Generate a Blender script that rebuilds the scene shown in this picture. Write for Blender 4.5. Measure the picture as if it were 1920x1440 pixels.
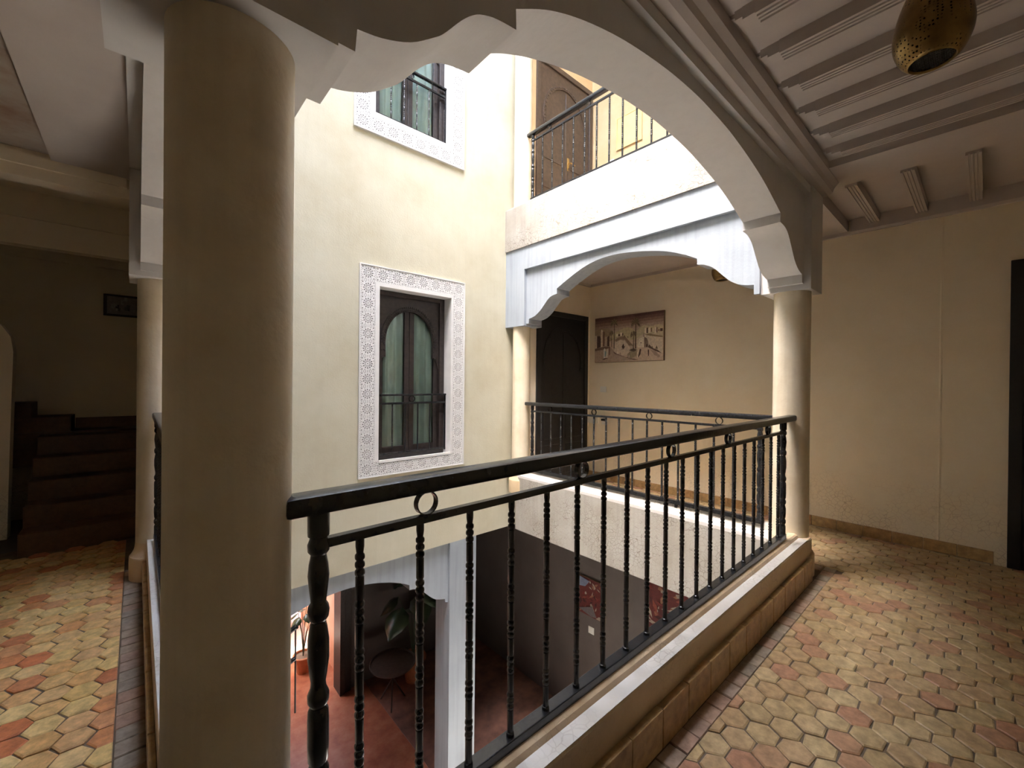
import bpy, bmesh, math, random
from mathutils import Vector, Matrix
random.seed(7)
PI = math.pi
S = bpy.context.scene
for o in list(bpy.data.objects): bpy.data.objects.remove(o)

# ------------------------------------------------------------------ camera
H = 1.40
FPX = 789.95
yaw, pitch, roll = math.radians(48.305), math.radians(-0.239), math.radians(0.5675)
fw = Vector((math.cos(yaw)*math.cos(pitch), math.sin(yaw)*math.cos(pitch), math.sin(pitch)))
rt = Vector((math.sin(yaw), -math.cos(yaw), 0))
up = rt.cross(fw)
r2 = rt*math.cos(roll) + up*math.sin(roll)
u2 = r2.cross(fw)
cam = bpy.data.cameras.new('camera'); cam.sensor_width = 36; cam.lens = FPX/1920*36
cam.clip_start = 0.02
co = bpy.data.objects.new('camera', cam); S.collection.objects.link(co)
M = Matrix((r2, u2, -fw)).transposed().to_4x4(); M.translation = Vector((0, 0, H))
co.matrix_world = M
S.camera = co

# ------------------------------------------------------------------ light
S.view_settings.view_transform = 'Standard'; S.view_settings.look = 'None'
S.view_settings.gamma = 1; S.view_settings.use_curve_mapping = False
S.view_settings.exposure = 2.1
W = bpy.data.worlds.new('world'); S.world = W; W.use_nodes = True
nt = W.node_tree; nt.nodes.clear()
sky = nt.nodes.new('ShaderNodeTexSky'); sky.sky_type = 'NISHITA'; sky.sun_disc = False
sky.sun_elevation = math.radians(70); sky.sun_rotation = math.radians(270); sky.air_density = 1.2; sky.dust_density = 2.5
hs = nt.nodes.new('ShaderNodeHueSaturation'); hs.inputs['Saturation'].default_value = 0.75
bg = nt.nodes.new('ShaderNodeBackground'); bg.inputs['Strength'].default_value = 1.85
wo = nt.nodes.new('ShaderNodeOutputWorld')
nt.links.new(sky.outputs[0], hs.inputs['Color']); nt.links.new(hs.outputs[0], bg.inputs[0]); nt.links.new(bg.outputs[0], wo.inputs[0])
sl = bpy.data.lights.new('sun', 'SUN'); sl.energy = 5.5; sl.angle = math.radians(0.6); sl.color = (1, .95, .86)
so = bpy.data.objects.new('sun', sl); S.collection.objects.link(so); so.rotation_euler = (0, math.radians(-6), 0); so.location = (2, 2, 9)

# ------------------------------------------------------------------ materials
def new_mat(name):
    m = bpy.data.materials.new(name); m.use_nodes = True
    n = m.node_tree.nodes; b = n['Principled BSDF']
    return m, m.node_tree, n, b
def nd(t, typ, **kw):
    x = t.nodes.new(typ)
    for k, v in kw.items():
        if k in x.inputs: x.inputs[k].default_value = v
        else: setattr(x, k, v)
    return x
def ramp(t, fac, stops):
    r = t.nodes.new('ShaderNodeValToRGB'); e = r.color_ramp.elements
    while len(e) < len(stops): e.new(.5)
    for i, (p, c) in enumerate(stops): e[i].position = p; e[i].color = (*c, 1)
    t.links.new(fac, r.inputs[0]); return r
def plaster(name, cols, rough=.7, scale=2.5, bump=.15, streak=0.0, crack=0.0, crackcol=(.2, .16, .12), fine=60, zlow=None):
    m, t, n, b = new_mat(name); L = t.links.new
    tc = nd(t, 'ShaderNodeTexCoord'); 
    geo = nd(t, 'ShaderNodeNewGeometry')
    n1 = nd(t, 'ShaderNodeTexNoise', Scale=scale, Detail=8.0, Roughness=.62)
    L(geo.outputs['Position'], n1.inputs['Vector'])
    k = len(cols); r = ramp(t, n1.outputs['Fac'], [(.28 + .44*i/(k-1), c) for i, c in enumerate(cols)])
    col = r.outputs['Color']
    if streak:
        mp = nd(t, 'ShaderNodeMapping'); mp.inputs['Scale'].default_value = (14, 14, .7)
        L(geo.outputs['Position'], mp.inputs['Vector'])
        n3 = nd(t, 'ShaderNodeTexNoise', Scale=1.6, Detail=5.0); L(mp.outputs[0], n3.inputs['Vector'])
        rr = ramp(t, n3.outputs['Fac'], [(.45, (1, 1, 1)), (.75, (1-streak,)*3)])
        mx = nd(t, 'ShaderNodeMixRGB', blend_type='MULTIPLY', Fac=1.0); L(col, mx.inputs[1]); L(rr.outputs[0], mx.inputs[2]); col = mx.outputs[0]
    n2 = nd(t, 'ShaderNodeTexNoise', Scale=fine, Detail=5.0); L(geo.outputs['Position'], n2.inputs['Vector'])
    hgt = nd(t, 'ShaderNodeMath', operation='ADD'); L(n1.outputs['Fac'], hgt.inputs[0])
    mu = nd(t, 'ShaderNodeMath', operation='MULTIPLY'); mu.inputs[1].default_value = .25; L(n2.outputs['Fac'], mu.inputs[0]); L(mu.outputs[0], hgt.inputs[1])
    hh = hgt.outputs[0]
    if crack:
        nw = nd(t, 'ShaderNodeTexNoise', Scale=9.0, Detail=3.0); L(geo.outputs['Position'], nw.inputs['Vector'])
        va = nd(t, 'ShaderNodeVectorMath', operation='SCALE'); va.inputs['Scale'].default_value = .05; L(nw.outputs['Color'], va.inputs[0])
        vb = nd(t, 'ShaderNodeVectorMath', operation='ADD'); L(geo.outputs['Position'], vb.inputs[0]); L(va.outputs[0], vb.inputs[1])
        vo = nd(t, 'ShaderNodeTexVoronoi', feature='DISTANCE_TO_EDGE', Scale=26.0); L(vb.outputs[0], vo.inputs['Vector'])
        cr = ramp(t, vo.outputs['Distance'], [(.0, (1, 1, 1)), (.055, (0, 0, 0))])
        nm = nd(t, 'ShaderNodeTexNoise', Scale=2.2, Detail=3.0); L(geo.outputs['Position'], nm.inputs['Vector'])
        mr = ramp(t, nm.outputs['Fac'], [(.42, (0, 0, 0)), (.58, (1, 1, 1))])
        mm = nd(t, 'ShaderNodeMath', operation='MULTIPLY'); L(cr.outputs[0], mm.inputs[0]); L(mr.outputs[0], mm.inputs[1])
        if zlow:
            sx = nd(t, 'ShaderNodeSeparateXYZ'); L(geo.outputs['Position'], sx.inputs[0])
            mp2 = nd(t, 'ShaderNodeMapRange'); mp2.inputs['From Min'].default_value = zlow*.5; mp2.inputs['From Max'].default_value = zlow; mp2.inputs['To Min'].default_value = 1; mp2.inputs['To Max'].default_value = 0
            L(sx.outputs['Z'], mp2.inputs['Value']); mz = nd(t, 'ShaderNodeMath', operation='MULTIPLY'); L(mm.outputs[0], mz.inputs[0]); L(mp2.outputs[0], mz.inputs[1]); mm = mz
        m2 = nd(t, 'ShaderNodeMath', operation='MULTIPLY'); m2.inputs[1].default_value = crack; L(mm.outputs[0], m2.inputs[0])
        mx = nd(t, 'ShaderNodeMixRGB'); mx.inputs[2].default_value = (*crackcol, 1); L(m2.outputs[0], mx.inputs[0]); L(col, mx.inputs[1]); col = mx.outputs[0]
        sb = nd(t, 'ShaderNodeMath', operation='SUBTRACT'); L(hh, sb.inputs[0]); L(m2.outputs[0], sb.inputs[1]); hh = sb.outputs[0]
    L(col, b.inputs['Base Color']); b.inputs['Roughness'].default_value = rough
    bp = nd(t, 'ShaderNodeBump', Strength=bump, Distance=.02); L(hh, bp.inputs['Height']); L(bp.outputs[0], b.inputs['Normal'])
    return m
def plain(name, col, rough=.5, metal=0.0, var=.15, scale=12, bump=.05, emit=None):
    m, t, n, b = new_mat(name); L = t.links.new
    geo = nd(t, 'ShaderNodeNewGeometry')
    n1 = nd(t, 'ShaderNodeTexNoise', Scale=scale, Detail=5.0); L(geo.outputs['Position'], n1.inputs['Vector'])
    r = ramp(t, n1.outputs['Fac'], [(.3, tuple(c*(1-var) for c in col)), (.7, tuple(min(1, c*(1+var)) for c in col))])
    L(r.outputs[0], b.inputs['Base Color']); b.inputs['Roughness'].default_value = rough; b.inputs['Metallic'].default_value = metal
    if bump:
        bp = nd(t, 'ShaderNodeBump', Strength=bump, Distance=.01); L(n1.outputs['Fac'], bp.inputs['Height']); L(bp.outputs[0], b.inputs['Normal'])
    return m
def tilemat(name, stops, per_island=False, rough=.45, bump=.25):
    m, t, n, b = new_mat(name); L = t.links.new
    geo = nd(t, 'ShaderNodeNewGeometry')
    if per_island: rnd = geo.outputs['Random Per Island']
    else: rnd = nd(t, 'ShaderNodeObjectInfo').outputs['Random']
    k = len(stops); r = ramp(t, rnd, [(i/(k-1), c) for i, c in enumerate(stops)])
    n1 = nd(t, 'ShaderNodeTexNoise', Scale=22.0, Detail=8.0, Roughness=.65); L(geo.outputs['Position'], n1.inputs['Vector'])
    rr = ramp(t, n1.outputs['Fac'], [(.28, (.55, .53, .50)), (.66, (1.12, 1.12, 1.10))])
    mx = nd(t, 'ShaderNodeMixRGB', blend_type='MULTIPLY', Fac=1.0); L(r.outputs[0], mx.inputs[1]); L(rr.outputs[0], mx.inputs[2])
    L(mx.outputs[0], b.inputs['Base Color']); b.inputs['Roughness'].default_value = rough
    bp = nd(t, 'ShaderNodeBump', Strength=bump, Distance=.01); L(n1.outputs['Fac'], bp.inputs['Height']); L(bp.outputs[0], b.inputs['Normal'])
    return m
def vcol(name, rough=.8):
    m, t, n, b = new_mat(name)
    a = nd(t, 'ShaderNodeAttribute', attribute_name='paint')
    geo = nd(t, 'ShaderNodeNewGeometry')
    n1 = nd(t, 'ShaderNodeTexNoise', Scale=45.0, Detail=6.0); t.links.new(geo.outputs['Position'], n1.inputs['Vector'])
    rr = ramp(t, n1.outputs['Fac'], [(.3, (.78, .78, .78)), (.7, (1.08, 1.08, 1.08))])
    mx = nd(t, 'ShaderNodeMixRGB', blend_type='MULTIPLY', Fac=1.0); t.links.new(a.outputs['Color'], mx.inputs[1]); t.links.new(rr.outputs[0], mx.inputs[2])
    t.links.new(mx.outputs[0], b.inputs['Base Color']); b.inputs['Roughness'].default_value = rough
    return m
MAT = {}
MAT['cream'] = plaster('cream_plaster', [(.475, .43, .305), (.535, .50, .375), (.58, .55, .43)], streak=.035, bump=.25, scale=1.8)
MAT['tan'] = plaster('tan_plaster', [(.80, .695, .52), (.84, .74, .57), (.87, .78, .62)], bump=.12, crack=.55, crackcol=(.36, .25, .15), zlow=.62)
MAT['ochre'] = plaster('ochre_plaster', [(.56, .39, .20), (.62, .44, .235), (.67, .49, .28)], bump=.14)
MAT['white'] = plaster('white_plaster', [(.58, .555, .535), (.62, .60, .58), (.65, .63, .615)], bump=.10, streak=.04)
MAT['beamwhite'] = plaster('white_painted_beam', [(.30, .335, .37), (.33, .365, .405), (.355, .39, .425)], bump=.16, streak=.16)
MAT['ceil'] = plaster('ceiling_plaster', [(.47, .41, .375), (.51, .45, .41), (.54, .485, .445)], bump=.08)
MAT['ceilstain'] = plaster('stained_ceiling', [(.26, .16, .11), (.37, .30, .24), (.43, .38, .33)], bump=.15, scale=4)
MAT['col'] = plaster('column_tadelakt', [(.64, .53, .37), (.72, .62, .46), (.78, .69, .54)], bump=.22, rough=.42, scale=5, streak=.12)
MAT['crackw'] = plaster('cracked_plaster', [(.315, .28, .235), (.37, .345, .305), (.41, .39, .36)], bump=.25, streak=.15, crack=1.0, crackcol=(.16, .13, .10))
MAT['curb'] = plaster('curb_plaster', [(.50, .36, .21), (.62, .47, .30), (.68, .54, .37)], bump=.15, rough=.4, crack=.35, crackcol=(.25, .16, .09))
MAT['curbtop'] = plaster('curb_top_plaster', [(.48, .44, .38), (.54, .51, .46), (.58, .56, .52)], bump=.15, rough=.4, crack=.4)
MAT['grout'] = plain('grout', (.15, .11, .078), .9, var=.3)
MAT['tileR'] = tilemat('terracotta_tile_tan', [(.45, .32, .155), (.52, .38, .20), (.55, .41, .22), (.48, .35, .18), (.57, .43, .235), (.50, .34, .18), (.47, .32, .165), (.51, .36, .195), (.48, .29, .165), (.46, .235, .14)])
WARM = [(.80, .55, .21), (.85, .63, .28), (.80, .46, .18), (.87, .67, .30), (.76, .37, .15), (.66, .20, .085), (.82, .58, .27), (.58, .15, .065)]
MAT['tileL'] = tilemat('terracotta_tile_warm', WARM)
MAT['tileLs'] = tilemat('terracotta_tile_warm_far', WARM, per_island=True)
MAT['tileS'] = tilemat('terracotta_tile_far', [(.45, .32, .155), (.52, .38, .20), (.55, .41, .22), (.48, .35, .18), (.57, .43, .235), (.50, .34, .18), (.47, .32, .165), (.51, .36, .195), (.48, .29, .165), (.46, .235, .14)], per_island=True)
MAT['tileB'] = tilemat('border_tile_grey', [(.34, .26, .19), (.30, .25, .20), (.38, .30, .22), (.40, .25, .18), (.33, .27, .22)])
MAT['base'] = tilemat('baseboard_tile', [(.45, .29, .13), (.50, .33, .15), (.42, .25, .11), (.53, .37, .18)], rough=.35)
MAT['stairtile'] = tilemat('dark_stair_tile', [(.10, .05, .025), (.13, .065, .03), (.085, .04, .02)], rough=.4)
MAT['black'] = plain('black_painted_iron', (.012, .0125, .014), .27, .0, .3, 40, .12)
MAT['wood'] = plain('dark_wood', (.030, .022, .019), .45, var=.35, scale=30)
MAT['wood2'] = plain('brown_wood', (.06, .038, .026), .42, var=.3, scale=25)
MAT['wdoor'] = plain('ebony_door', (.010, .009, .010), .5, var=.3, scale=25)
MAT['lattice'] = plain('white_lattice', (.70, .69, .67), .6, var=.04)
MAT['latback'] = plain('lattice_backing', (.13, .12, .11), .9, var=.1)
MAT['curtain'] = plain('green_curtain', (.62, .74, .71), .8, var=.12, scale=5)
MAT['curtain_sky'] = plain('sky_tinted_curtain', (.70, .84, .87), .8, var=.12, scale=5)  # upper curtain, brightened and blued to stand in for sky reflected in the panes
MAT['plate'] = plain('white_plastic', (.78, .76, .70), .4, var=.03)
MAT['yellow'] = plain('yellow_board', (.72, .55, .24), .7, var=.08)
MAT['brass'] = plain('brass', (.42, .29, .11), .38, 1.0, .35, 18, .1)
MAT['brassin'] = plain('lantern_inside', (.02, .016, .012), .6)
MAT['canvas'] = plain('canvas_edge', (.20, .12, .07), .8)
MAT['paint'] = vcol('painted_canvas')
MAT['salmon'] = plaster('salmon_plaster', [(.62, .33, .20), (.70, .40, .26), (.76, .47, .32)])
MAT['gfloor'] = plaster('red_clay_floor', [(.22, .06, .03), (.32, .11, .055), (.38, .17, .10)], rough=.35, scale=6)
MAT['pave'] = plaster('pink_paving', [(.50, .28, .22), (.60, .38, .32), (.66, .46, .40)], scale=8, crack=.7)
MAT['leaf'] = plain('leaf', (.028, .05, .02), .4, var=.4, scale=8)
MAT['pot'] = plain('clay_pot', (.45, .16, .07), .7)
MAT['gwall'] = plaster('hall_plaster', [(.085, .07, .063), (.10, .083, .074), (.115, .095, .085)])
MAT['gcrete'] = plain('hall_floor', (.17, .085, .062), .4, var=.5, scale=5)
def glassmat():
    m = bpy.data.materials.new('window_glass'); m.use_nodes = True; t = m.node_tree; t.nodes.clear()
    o = nd(t, 'ShaderNodeOutputMaterial'); mix = nd(t, 'ShaderNodeMixShader'); tr = nd(t, 'ShaderNodeBsdfTransparent'); gl = nd(t, 'ShaderNodeBsdfGlossy')
    tr.inputs[0].default_value = (.93, .97, .96, 1); gl.inputs['Roughness'].default_value = .03
    fr = nd(t, 'ShaderNodeFresnel'); fr.inputs[0].default_value = 1.35
    geo = nd(t, 'ShaderNodeNewGeometry'); n1 = nd(t, 'ShaderNodeTexNoise', Scale=3.0); t.links.new(geo.outputs['Position'], n1.inputs['Vector'])
    bp = nd(t, 'ShaderNodeBump', Strength=.05, Distance=.02); t.links.new(n1.outputs['Fac'], bp.inputs['Height']); t.links.new(bp.outputs[0], gl.inputs['Normal'])
    t.links.new(fr.outputs[0], mix.inputs[0]); t.links.new(tr.outputs[0], mix.inputs[1]); t.links.new(gl.outputs[0], mix.inputs[2]); t.links.new(mix.outputs[0], o.inputs[0])
    return m
MAT['glass'] = glassmat()

# ------------------------------------------------------------------ mesh helpers
COL = S.collection
class MB:
    def __init__(s): s.v = []; s.f = []; s.c = []
    def add(s, vs, fs, col=None):
        k = len(s.v); s.v += [tuple(p) for p in vs]; s.f += [tuple(i+k for i in f) for f in fs]
        s.c += [col]*len(fs); return s
    def box(s, x0, x1, y0, y1, z0, z1, col=None):
        vs = [(x, y, z) for z in (z0, z1) for y in (y0, y1) for x in (x0, x1)]
        return s.add(vs, [(0, 2, 3, 1), (4, 5, 7, 6), (0, 1, 5, 4), (2, 6, 7, 3), (0, 4, 6, 2), (1, 3, 7, 5)], col)
    def bbox(s, x0, x1, y0, y1, z0, z1, b=.004):
        bm = bmesh.new(); bmesh.ops.create_cube(bm, size=1)
        for v in bm.verts: v.co = Vector(((x0+x1)/2+v.co.x*(x1-x0), (y0+y1)/2+v.co.y*(y1-y0), (z0+z1)/2+v.co.z*(z1-z0)))
        bmesh.ops.bevel(bm, geom=bm.edges[:], offset=b, segments=2, affect='EDGES', profile=.5)
        bm.verts.index_update(); s.add([v.co[:] for v in bm.verts], [[v.index for v in f.verts] for f in bm.faces]); bm.free(); return s
    def prism(s, poly, axis, a0, a1, col=None):
        # poly: list of (p,q); axis 'x': (y,z) along x ; 'y': (x,z) along y ; 'z': (x,y) along z
        def pt(p, q, a): return {'x': (a, p, q), 'y': (p, a, q), 'z': (p, q, a)}[axis]
        n = len(poly); ar = sum(poly[i][0]*poly[(i+1) % n][1]-poly[(i+1) % n][0]*poly[i][1] for i in range(n))
        if (ar > 0) == (axis == 'y'): poly = poly[::-1]
        vs = [pt(p, q, a0) for p, q in poly] + [pt(p, q, a1) for p, q in poly]
        fs = [tuple(range(n))[::-1], tuple(range(n, 2*n))] + [(i, (i+1) % n, n+(i+1) % n, n+i) for i in range(n)]
        return s.add(vs, fs, col)
    def lathe(s, prof, cx=0, cy=0, seg=16, cap=True):
        n = len(prof); vs = []; fs = []
        for r, z in prof:
            for k in range(seg):
                a = 2*PI*k/seg; vs.append((cx+r*math.cos(a), cy+r*math.sin(a), z))
        for i in range(n-1):
            for k in range(seg):
                fs.append((i*seg+k, i*seg+(k+1) % seg, (i+1)*seg+(k+1) % seg, (i+1)*seg+k))
        if prof[0][1] > prof[-1][1]: fs = [f[::-1] for f in fs]
        if cap:
            lo = tuple(range(seg)); hi = tuple((n-1)*seg+k for k in range(seg))
            if prof[0][1] <= prof[-1][1]: fs += [lo[::-1], hi]
            else: fs += [lo, hi[::-1]]
        return s.add(vs, fs)
    def tube(s, pts, r, seg=8):
        pts = [Vector(p) for p in pts]; n = len(pts); rings = []
        for i, p in enumerate(pts):
            d = (pts[min(i+1, n-1)]-pts[max(i-1, 0)]).normalized()
            a = d.cross(Vector((0, 0, 1))); a = a.normalized() if a.length > 1e-3 else Vector((1, 0, 0)); b = d.cross(a)
            rr = r[i] if isinstance(r, (list, tuple)) else r
            rings.append([p+a*rr*math.cos(2*PI*k/seg)+b*rr*math.sin(2*PI*k/seg) for k in range(seg)])
        vs = [v for R_ in rings for v in R_]; fs = []
        for i in range(n-1):
            for k in range(seg): fs.append((i*seg+k, i*seg+(k+1) % seg, (i+1)*seg+(k+1) % seg, (i+1)*seg+k))
        fs += [tuple(range(seg))[::-1], tuple((n-1)*seg+k for k in range(seg))]
        return s.add(vs, fs)
    def mesh(s, name, mat, smooth=False):
        me = bpy.data.meshes.new(name); me.from_pydata(s.v, [], s.f)
        if mat: me.materials.append(MAT[mat])
        if any(c is not None for c in s.c):
            at = me.color_attributes.new('paint', 'FLOAT_COLOR', 'CORNER')
            li = 0
            for pi, p in enumerate(me.polygons):
                c = s.c[pi] or (.5, .5, .5)
                for k in range(p.loop_total): at.data[p.loop_start+k].color = (*c, 1)
        me.update()
        bm = bmesh.new(); bm.from_mesh(me); bmesh.ops.recalc_face_normals(bm, faces=bm.faces[:]); bm.to_mesh(me); bm.free()
        if smooth:
            for p in me.polygons: p.use_smooth = True
            try: me.set_sharp_from_angle(angle=math.radians(38))
            except Exception: pass
        return me
    def build(s, name, mat, parent=None, smooth=False, **tags):
        return link(s.mesh(name, mat, smooth), name, parent, **tags)
def link(me, name, parent=None, loc=None, **tags):
    o = bpy.data.objects.new(name, me); COL.objects.link(o)
    if parent is not None: o.parent = parent
    if loc is not None: o.location = loc
    for k, v in tags.items(): o[k] = v
    return o
def empty(name, loc=(0, 0, 0), rz=0, **tags):
    o = bpy.data.objects.new(name, None); COL.objects.link(o); o.location = loc; o.rotation_euler = (0, 0, rz); o.empty_display_size = .1
    for k, v in tags.items(): o[k] = v
    return o
def struct(name, mb, mat, parent=None, smooth=False):
    o = mb.build(name, mat, parent, smooth)
    if parent is None: o['kind'] = 'structure'
    return o
def spline(P, k=6):
    out = []
    n = len(P)
    for i in range(n-1):
        p0, p1, p2, p3 = P[max(i-1, 0)], P[i], P[i+1], P[min(i+2, n-1)]
        for j in range(k):
            t = j/k
            out.append(tuple(.5*((2*b)+(-a+c)*t+(2*a-5*b+4*c-d)*t*t+(-a+3*b-3*c+d)*t**3) for a, b, c, d in zip(p0, p1, p2, p3)))
    out.append(P[-1]); return out

# ------------------------------------------------------------------ main dimensions (metres)
XW = 5.07       # long wall behind the far gallery
YE = 3.95       # end wall with the black door
YW = 4.15       # courtyard wall with the windows
YB = -.95       # wall behind the viewer
XL = -1.55      # far left wall
ST = 3.38       # storey height
ZG = -3.70      # ground floor
CZ = 2.965       # ceiling slab underside
ZC = 2.83       # cornice underside
ZR = 7.60       # added roof, out of view

# ---- arches: profiles traced once, smoothed
def arch_near():
    a = [(.341, 2.135), (.396, 2.146), (.464, 2.174), (.523, 2.217), (.553, 2.244), (.605, 2.306), (.648, 2.345), (.695, 2.367), (.738, 2.377), (.787, 2.384)]
    b = [(.785, 2.441), (.926, 2.520), (1.10, 2.586), (1.32, 2.643), (1.58, 2.685), (1.80, 2.704), (2.00, 2.707), (2.32, 2.686), (2.72, 2.612), (3.068, 2.50)]
    c = [(3.066, 2.441), (3.157, 2.434), (3.236, 2.399), (3.321, 2.316), (3.391, 2.251), (3.47, 2.212), (3.558, 2.194)]
    return [(.337, 2.086)] + spline(a, 4) + spline(b, 6) + spline(c, 5) + [(3.561, 2.134)]
def arch_side(y0, y1):
    # along y, from the near foot (y0) to the far foot (y1)
    a = [(1.204, 2.182), (1.30, 2.196), (1.383, 2.238), (1.45, 2.30), (1.52, 2.372), (1.60, 2.418), (1.664, 2.431)]
    b = [(1.665, 2.484), (1.80, 2.553), (1.98, 2.620), (2.22, 2.672), (2.48, 2.704), (2.70, 2.698), (2.90, 2.655), (3.10, 2.577), (3.292, 2.486)]
    c = [(3.291, 2.425), (3.36, 2.415), (3.42, 2.390), (3.485, 2.331), (3.56, 2.262), (3.65, 2.208), (3.752, 2.184)]
    P = [(1.200, 2.129)] + spline(a, 4) + spline(b, 6) + spline(c, 4) + [(3.755, 2.129)]
    k = (y1-y0)/(3.755-1.2); return [(y0+(p-1.2)*k, z) for p, z in P]

# near arch (above the near railing)
mb = MB(); prof = arch_near()
mb.prism([(.05, 3.2), (.05, 2.086)] + prof + [(3.62, 2.134), (3.62, 3.2)], 'y', .88, 1.105)
struct('wall_arch_near', mb, 'white')
mb = MB()
mb.box(-.05, .287, .835, 1.15, 2.045, 3.2)            # block over the round column
mb.box(.287, 3.60, .845, .88, 2.775, 3.2); mb.box(.287, 3.60, 1.105, 1.14, 2.79, 3.075)
struct('trim_1', mb, 'white')
mb = MB(); mb.box(3.60, 3.90, .835, 1.16, 2.095, 3.07)
struct('trim_2', mb, 'white')
# far arch
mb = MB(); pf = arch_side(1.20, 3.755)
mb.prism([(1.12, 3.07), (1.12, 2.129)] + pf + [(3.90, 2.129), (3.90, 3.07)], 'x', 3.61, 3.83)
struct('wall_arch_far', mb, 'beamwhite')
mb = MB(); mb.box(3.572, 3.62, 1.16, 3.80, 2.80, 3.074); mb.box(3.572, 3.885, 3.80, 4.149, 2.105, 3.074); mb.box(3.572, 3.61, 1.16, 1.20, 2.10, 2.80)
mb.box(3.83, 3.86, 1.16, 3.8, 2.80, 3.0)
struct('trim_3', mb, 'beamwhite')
# left arch
mb = MB(); pl = arch_side(1.20, 3.78)
mb.prism([(1.12, 3.2), (1.12, 2.10)] + pl + [(3.9, 2.129), (3.9, 3.2)], 'x', .015, .235)
struct('wall_arch_left', mb, 'white')
mb = MB(); mb.box(-.042, .28, 3.79, 4.149, 2.095, 3.2); mb.box(-.042, .015, 1.15, 3.79, 2.80, 3.2); mb.box(.235, .27, 1.15, 3.79, 2.80, 3.075)
mb.box(-.042, .015, 1.15, 1.20, 2.09, 2.8)
struct('trim_4', mb, 'white')

# ---- columns
def column(cx, cy, R, z0, z1, label, foot=True):
    t = empty('column', (cx, cy, z0), label=label, category='column', group='plaster columns round the courtyard')
    pr = [(R*1.03, 0.12 if foot else 0), (R*1.012, .5), (R, 1.0), (R*.995, (z1-z0)-.25), (R*1.0, z1-z0)]
    MB().lathe(spline(pr, 5), seg=48).build('shaft', 'col', t, True)
    if foot: MB().lathe(spline([(R*1.32, 0), (R*1.32, .145), (R*1.25, .165), (R*1.08, .205), (R*1.02, .26)], 4), seg=48).build('base', 'curb', t, True)
    return t
column(.139, .98, .1056, 0, 2.045, 'thick plaster column close to the viewer at the left end of the near railing')
column(3.716, .98, .1198, 0, 2.095, 'plaster column at the right end of the near railing under the white arch')
column(3.705, 3.98, .1130, 0, 2.105, 'slim plaster column beside the black door and the window wall')
column(.112, 3.96, .1125, 0, 2.095, 'plaster column behind the thick one, under the left arch')
column(3.705, 3.99, .1130, 3.40, ZR, 'whitish column on the upper balcony beside the upper window wall', foot=False)

# ---- courtyard window wall
mb = MB()
W1 = (1.85, 2.73, .55, 2.375); W2 = (1.79, 2.70, 4.12, 5.90)
mb.box(.13, W1[0], YW, YW+.25, -.49, 2.9); mb.box(W1[1], 3.80, YW, YW+.25, -.49, 2.9)
mb.box(W1[0], W1[1], YW, YW+.25, -.49, W1[2]); mb.box(W1[0], W1[1], YW, YW+.25, W1[3], 2.9)
mb.box(.13, W2[0], YW, YW+.25, 2.9, ZR); mb.box(W2[1], 3.80, YW, YW+.25, 2.9, ZR)
mb.box(-.3, .13, YW, YW+.25, 3.2, ZR); mb.box(W2[0], W2[1], YW, YW+.25, 2.9, W2[2]); mb.box(W2[0], W2[1], YW, YW+.25, W2[3], ZR)
struct('wall_courtyard', mb, 'cream')
# lower arch of the ground floor
la = [(.36, -1.20), (.37, -1.15)] + spline([(.39, -1.15), (.52, -1.117), (.60, -1.049), (.67, -.978), (.78, -.909), (.85, -.90)], 4) + \
     spline([(.855, -.845), (.95, -.796), (1.10, -.738), (1.30, -.69), (1.55, -.667), (1.80, -.69), (2.0, -.738), (2.157, -.796), (2.25, -.845)], 5) + \
     spline([(2.253, -.90), (2.319, -.909), (2.433, -.978), (2.502, -1.049), (2.594, -1.117), (2.712, -1.15)], 4) + [(2.718, -1.19), (2.75, -1.20)]
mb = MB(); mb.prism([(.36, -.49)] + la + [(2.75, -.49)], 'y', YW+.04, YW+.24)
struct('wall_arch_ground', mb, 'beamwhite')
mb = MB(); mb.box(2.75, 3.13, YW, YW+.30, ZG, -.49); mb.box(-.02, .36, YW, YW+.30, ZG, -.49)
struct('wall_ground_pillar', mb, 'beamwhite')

# ---- gallery walls
mb = MB(); mb.box(XW, XW+.25, YB-.2, 4.3, -.1, 3.2)
struct('wall_right', mb, 'tan')
mb = MB(); mb.box(XW, XW+.25, YB-.2, 4.3, 3.2, ZR); struct('wall_upper_right', mb, 'ochre')
mb = MB(); mb.box(3.80, XW, YE, YE+.25, 3.2, ZR); struct('wall_upper_end', mb, 'ochre')
mb = MB(); mb.prism([(.240, XW+.01), (.243, XW-.002), (.250, XW-.004), (.258, XW-.002), (.262, XW+.01)][::-1] and [(XW+.01, .238), (XW-.002, .242), (XW-.0045, .250), (XW-.002, .258), (XW+.01, .262)], 'z', .10, 2.84); struct('trim_5', mb, 'tan')
mb = MB(); mb.box(3.80, XW, YE, YE+.25, -.1, 3.2); struct('wall_end', mb, 'tan')
mb = MB(); mb.box(XL-.2, XW+.25, YB-.2, YB, -.3, ZR); struct('wall_back', mb, 'tan')
mb = MB(); mb.box(XL-.2, XL, YB-.2, 6.8, -.3, ZR); struct('wall_left', mb, 'tan')

# ---- floors
mb = MB()
mb.box(XL, XW, YB, .98, -.46, -.008); mb.box(3.70, XW, .98, YE+.02, -.46, -.008); mb.box(XL, .12, .98, 5.2, -.46, -.008)
struct('floor', mb, 'grout'); floor = bpy.data.objects['floor']
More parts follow.
